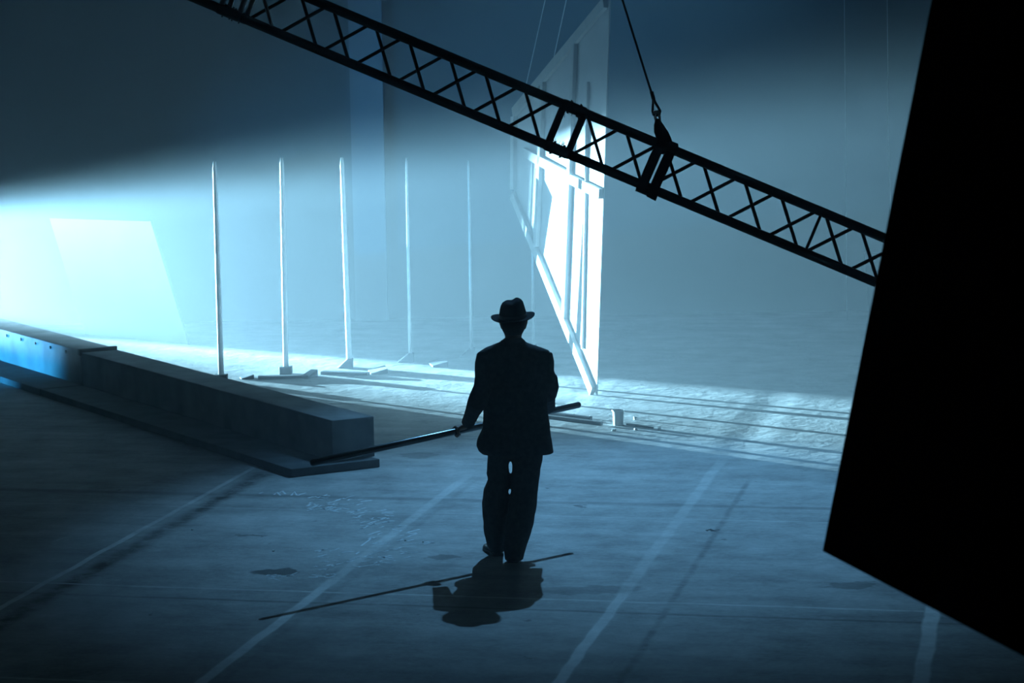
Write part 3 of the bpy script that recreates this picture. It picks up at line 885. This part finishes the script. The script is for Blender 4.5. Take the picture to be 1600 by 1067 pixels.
# --- hat
hatc = wp(801.5, 496.5); hatc.y = GY + 0.02
HT = math.radians(-3.5)
hat_m = Matrix.Translation(hatc) @ Matrix.Rotation(HT, 4, 'Y') @ Matrix.Rotation(math.radians(7), 4, 'X')
hat = bpy.data.objects.new('hat', None)
bm = bmesh.new(); n = 48
crown = [(0.088, 0.108, 0.0), (0.094, 0.114, 0.004), (0.092, 0.111, 0.03), (0.085, 0.104, 0.065), (0.077, 0.096, 0.095), (0.066, 0.086, 0.111), (0.050, 0.066, 0.118), (0.032, 0.045, 0.119), (0.012, 0.02, 0.1195)]
rows = []
for rx, ry, z in crown:
    r_ = []
    for k in range(n):
        t = 2 * PI * k / n; x, y = rx * math.cos(t), ry * math.sin(t)
        zz = z
        if z > 0.08:
            zz += 0.012 * (x / 0.07) * 0.6                       # right side stands a little higher
            zz -= 0.010 * math.exp(-((x + 0.0) / 0.028) ** 2) * (z - 0.08) / 0.04      # crease front to back
            zz += (0.008 if x > 0 else 0.002) * math.exp(-((abs(x) - 0.04) / 0.022) ** 2) * (z - 0.08) / 0.04
        if y > 0.03: x *= 1 - 0.35 * min(1, z / 0.11) * min(1, (y - 0.03) / 0.06)        # pinched front
        r_.append(hat_m @ Vector((x, y, zz)))
    rows.append(r_)
loft(bm, rows); hat_o = obj('hat', bm, M_FELT, man, True); bpy.data.objects.remove(hat)
bm = bmesh.new(); rows = []


def brim_pt(t, f, dz):
    x0, y0 = 0.089 * math.cos(t), 0.108 * math.sin(t)
    c_, s_ = math.cos(t), math.sin(t)
    x1, y1 = 0.150 * math.copysign(abs(c_) ** 0.72, c_), 0.170 * math.copysign(abs(s_) ** 0.85, s_)
    x, y = x0 + (x1 - x0) * f, y0 + (y1 - y0) * f
    z = 0.002 + 0.014 * f * f * abs(math.cos(t)) ** 2 - 0.012 * f * max(0, math.sin(t)) + 0.004 * f * max(0, -math.sin(t))
    return hat_m @ Vector((x, y, z + dz))


for f, dz in ((0, 0.003), (0.35, 0.003), (0.7, 0.003), (0.97, 0.0025), (1.0, 0.0), (0.97, -0.0025), (0.7, -0.003), (0.35, -0.003), (0, -0.003)):
    rows.append([bm.verts.new(brim_pt(2 * PI * k / n, f, dz)) for k in range(n)])
rows.append(rows[0])
for a, b in zip(rows, rows[1:]):
    for k in range(n): bm.faces.new((a[k], a[(k + 1) % n], b[(k + 1) % n], b[k]))
br_ = obj('brim', bm, M_FELT, hat_o, True); br_.matrix_parent_inverse = Matrix.Identity(4); br_.parent = hat_o
br_.matrix_parent_inverse = hat_o.matrix_basis.inverted(); br_.location = (0, 0, 0)
bm = bmesh.new(); rows = []
for rx, ry, z in ((0.0955, 0.1155, 0.004), (0.0945, 0.1145, 0.03), (0.0935, 0.1135, 0.03)):
    rows.append([bm.verts.new(hat_m @ Vector((rx * math.cos(2 * PI * k / n), ry * math.sin(2 * PI * k / n), z))) for k in range(n)])
for a, b in zip(rows, rows[1:]):
    for k in range(n): bm.faces.new((a[k], a[(k + 1) % n], b[(k + 1) % n], b[k]))
bn = obj('hat_band', bm, M_LEATHER, hat_o, True); bn.matrix_parent_inverse = Matrix.Identity(4)

# --- jacket
bm = bmesh.new(); rows = []
jk = [(527.5, 789, 815, 0.058, 0.01), (531, 785, 818, 0.066, 0.01), (535, 780, 822, 0.078, 0.005), (539, 769, 834, 0.088, 0), (543, 757, 845, 0.098, 0), (548, 748, 858, 0.106, 0), (558, 747, 861, 0.116, 0),
      (578, 751, 857, 0.128, 0), (605, 754, 855, 0.13, 0), (632, 755, 855, 0.128, 0), (650, 755, 857, 0.13, 0), (668, 753, 859, 0.135, 0), (685, 746, 862, 0.142, 0), (695, 744, 863.5, 0.145, 0), (703, 747, 865, 0.145, 0), (708.5, 754, 865.5, 0.14, 0)]
for py, xl, xr, ry, oy in jk:
    a_, b_ = wp(xl, py), wp(xr, py); c = (a_ + b_) / 2; c.y += oy; rows.append(ering(c, (b_.x - a_.x) / 2, ry, 40, 2.35))
loft(bm, rows)
# sleeves
fwL = (wrL - elL).normalized(); fwR = (wrR - elR).normalized()
cuL, cuR = wrL + fwL * 0.0, wrR + fwR * 0.0
tube(bm, [wp(759, 552), wp(757, 566, GY - 0.02), wp(757, 588, GY - 0.07), wp(754, 604, GY - 0.11), wp(748, 620, GY - 0.15), wp(744.5, 629, GY - 0.16), elL.lerp(cuL, 0.45), elL.lerp(cuL, 0.8), cuL],
     [0.062, 0.068, 0.065, 0.062, 0.066, 0.064, 0.054, 0.047, 0.045], 20)
tube(bm, [wp(849, 552), wp(851, 566), wp(852, 582), wp(857, 594, GY + 0.01), wp(859, 604, GY + 0.03), wp(856, 614, GY + 0.06), elR.lerp(cuR, 0.4), elR.lerp(cuR, 0.8), cuR],
     [0.062, 0.066, 0.060, 0.066, 0.066, 0.064, 0.056, 0.050, 0.047], 20)
for c, r_ in ((wp(742, 616, GY - 0.14), 0.026), (wp(865, 590, GY), 0.03), (wp(863, 606, GY + .02), 0.03), (wp(736, 630, GY - .16), 0.03)):   # elbow folds
    tube(bm, [c + Vector((0, -0.04, 0.01)), c, c + Vector((0, 0.04, -0.01))], [r_ * 0.5, r_, r_ * 0.5], 12)
# collar roll and lapel edges
cw = [wp(784 + 1.7 * k, 533.5 - 3.5 * math.sin(PI * k / 20)) for k in range(21)]
tube(bm, [Vector((c.x, GY - 0.058 * math.sin(PI * k / 20) - 0.008, c.z)) for k, c in enumerate(cw)], 0.016, 10)
jk_o = remeshed('jacket', bm, M_CLOTH, 0.009, man, 2, 0.006, 7.0)

# --- trousers
bm = bmesh.new()
LL = [(700, 762, 800, 0.10, 0.0), (712, 761.5, 799, 0.10, 0), (726, 761, 795.2, 0.098, 0.005), (740, 760, 796, 0.095, 0.01), (747, 762.5, 796, 0.092, 0.012), (763, 756, 795.5, 0.096, 0.02), (785, 753, 794, 0.10, 0.035), (810, 754, 793, 0.10, 0.06), (835, 757, 791, 0.098, 0.085), (850, 761, 789, 0.094, 0.10), (861, 767, 788, 0.088, 0.115)]
RR = [(700, 797, 852, 0.11, 0.0), (712, 797.5, 848.5, 0.11, 0), (726, 799.8, 846, 0.108, -0.005), (745, 799, 842.5, 0.105, -0.01), (770, 798, 840, 0.10, -0.015), (790, 794, 838, 0.10, -0.03), (812, 791, 835, 0.10, -0.055), (832, 789, 830, 0.10, -0.08), (850, 787.5, 824, 0.096, -0.1), (864, 787.5, 819, 0.09, -0.11), (874, 789, 817, 0.085, -0.115)]
for leg in (LL, RR):
    rows = []
    for py, xl, xr, ry, oy in leg:
        a_, b_ = wp(xl, py, GY + oy), wp(xr, py, GY + oy); c = (a_ + b_) / 2; rows.append(ering(c, (b_.x - a_.x) / 2, ry, 28, 2.1))
    loft(bm, rows)
rows = []
for py, xl, xr, ry in ((660, 766, 848, 0.10), (685, 763, 850, 0.105), (706, 763, 850, 0.10), (714, 775, 838, 0.07)):
    a_, b_ = wp(xl, py), wp(xr, py); rows.append(ering((a_ + b_) / 2, (b_.x - a_.x) / 2, ry, 32))
loft(bm, rows)
remeshed('trousers', bm, M_CLOTH, 0.008, man, 2, 0.005, 9.0)

# --- shoes
def shoe(gx, gy, yaw, lift=0.0):
    bm = bmesh.new(); rows = []
    M_ = Matrix.Translation((gx, gy, 0)) @ Matrix.Rotation(yaw, 4, 'Z') @ Matrix.Rotation(lift, 4, 'X')
    for y, w, h in ((-0.085, 0.026, 0.055), (-0.07, 0.036, 0.085), (-0.03, 0.039, 0.10), (0.02, 0.040, 0.085), (0.08, 0.046, 0.062), (0.14, 0.047, 0.052), (0.19, 0.036, 0.042), (0.212, 0.018, 0.028)):
        r_ = []
        for k in range(18):
            t = 2 * PI * k / 18; x = w * math.cos(t); z = h * 0.5 + h * 0.5 * math.sin(t)
            if z < 0.016: z = 0.016
            r_.append(M_ @ Vector((x, y, z)))
        rows.append(r_)
    loft(bm, rows); up = obj('shoe', bm, M_LEATHER, man, True)
    bm = bmesh.new(); rows = []
    pr_ = [(-0.09, 0.028), (-0.07, 0.040), (-0.03, 0.041), (0.02, 0.036), (0.08, 0.048), (0.14, 0.050), (0.19, 0.040), (0.216, 0.02)]
    prof = [(-w, y) for y, w in pr_] + [(w, y) for y, w in reversed(pr_)]
    b0 = [bm.verts.new(M_ @ Vector((x, y, 0.0))) for x, y in prof]; b1 = [bm.verts.new(M_ @ Vector((x, y, 0.02))) for x, y in prof]
    bm.faces.new(b0[::-1]); bm.faces.new(b1)
    for k in range(len(prof)): bm.faces.new((b0[k], b0[(k + 1) % len(prof)], b1[(k + 1) % len(prof)], b1[k]))
    so = obj('sole', bm, M_LEATHER, up); so.matrix_parent_inverse = Matrix.Identity(4)
    return up


gl, gr = gnd(774, 869), gnd(803, 879)
shoe(gl.x, gl.y + 0.08, 0.28); shoe(gr.x, gr.y + 0.08, -0.12)

# parts that were placed in world coordinates under an offset thing keep their world place
bpy.context.view_layer.update()
for o in list(S.objects):
    if o.parent and o.type == 'MESH':
        root = o
        while root.parent: root = root.parent
        if root.type == 'EMPTY':
            # every mesh here has world coordinates; only the top of the family carries a location
            o.matrix_basis = Matrix.Identity(4)
            o.matrix_parent_inverse = Matrix.Translation(-Vector(root.location)) if o.parent == root else Matrix.Identity(4)
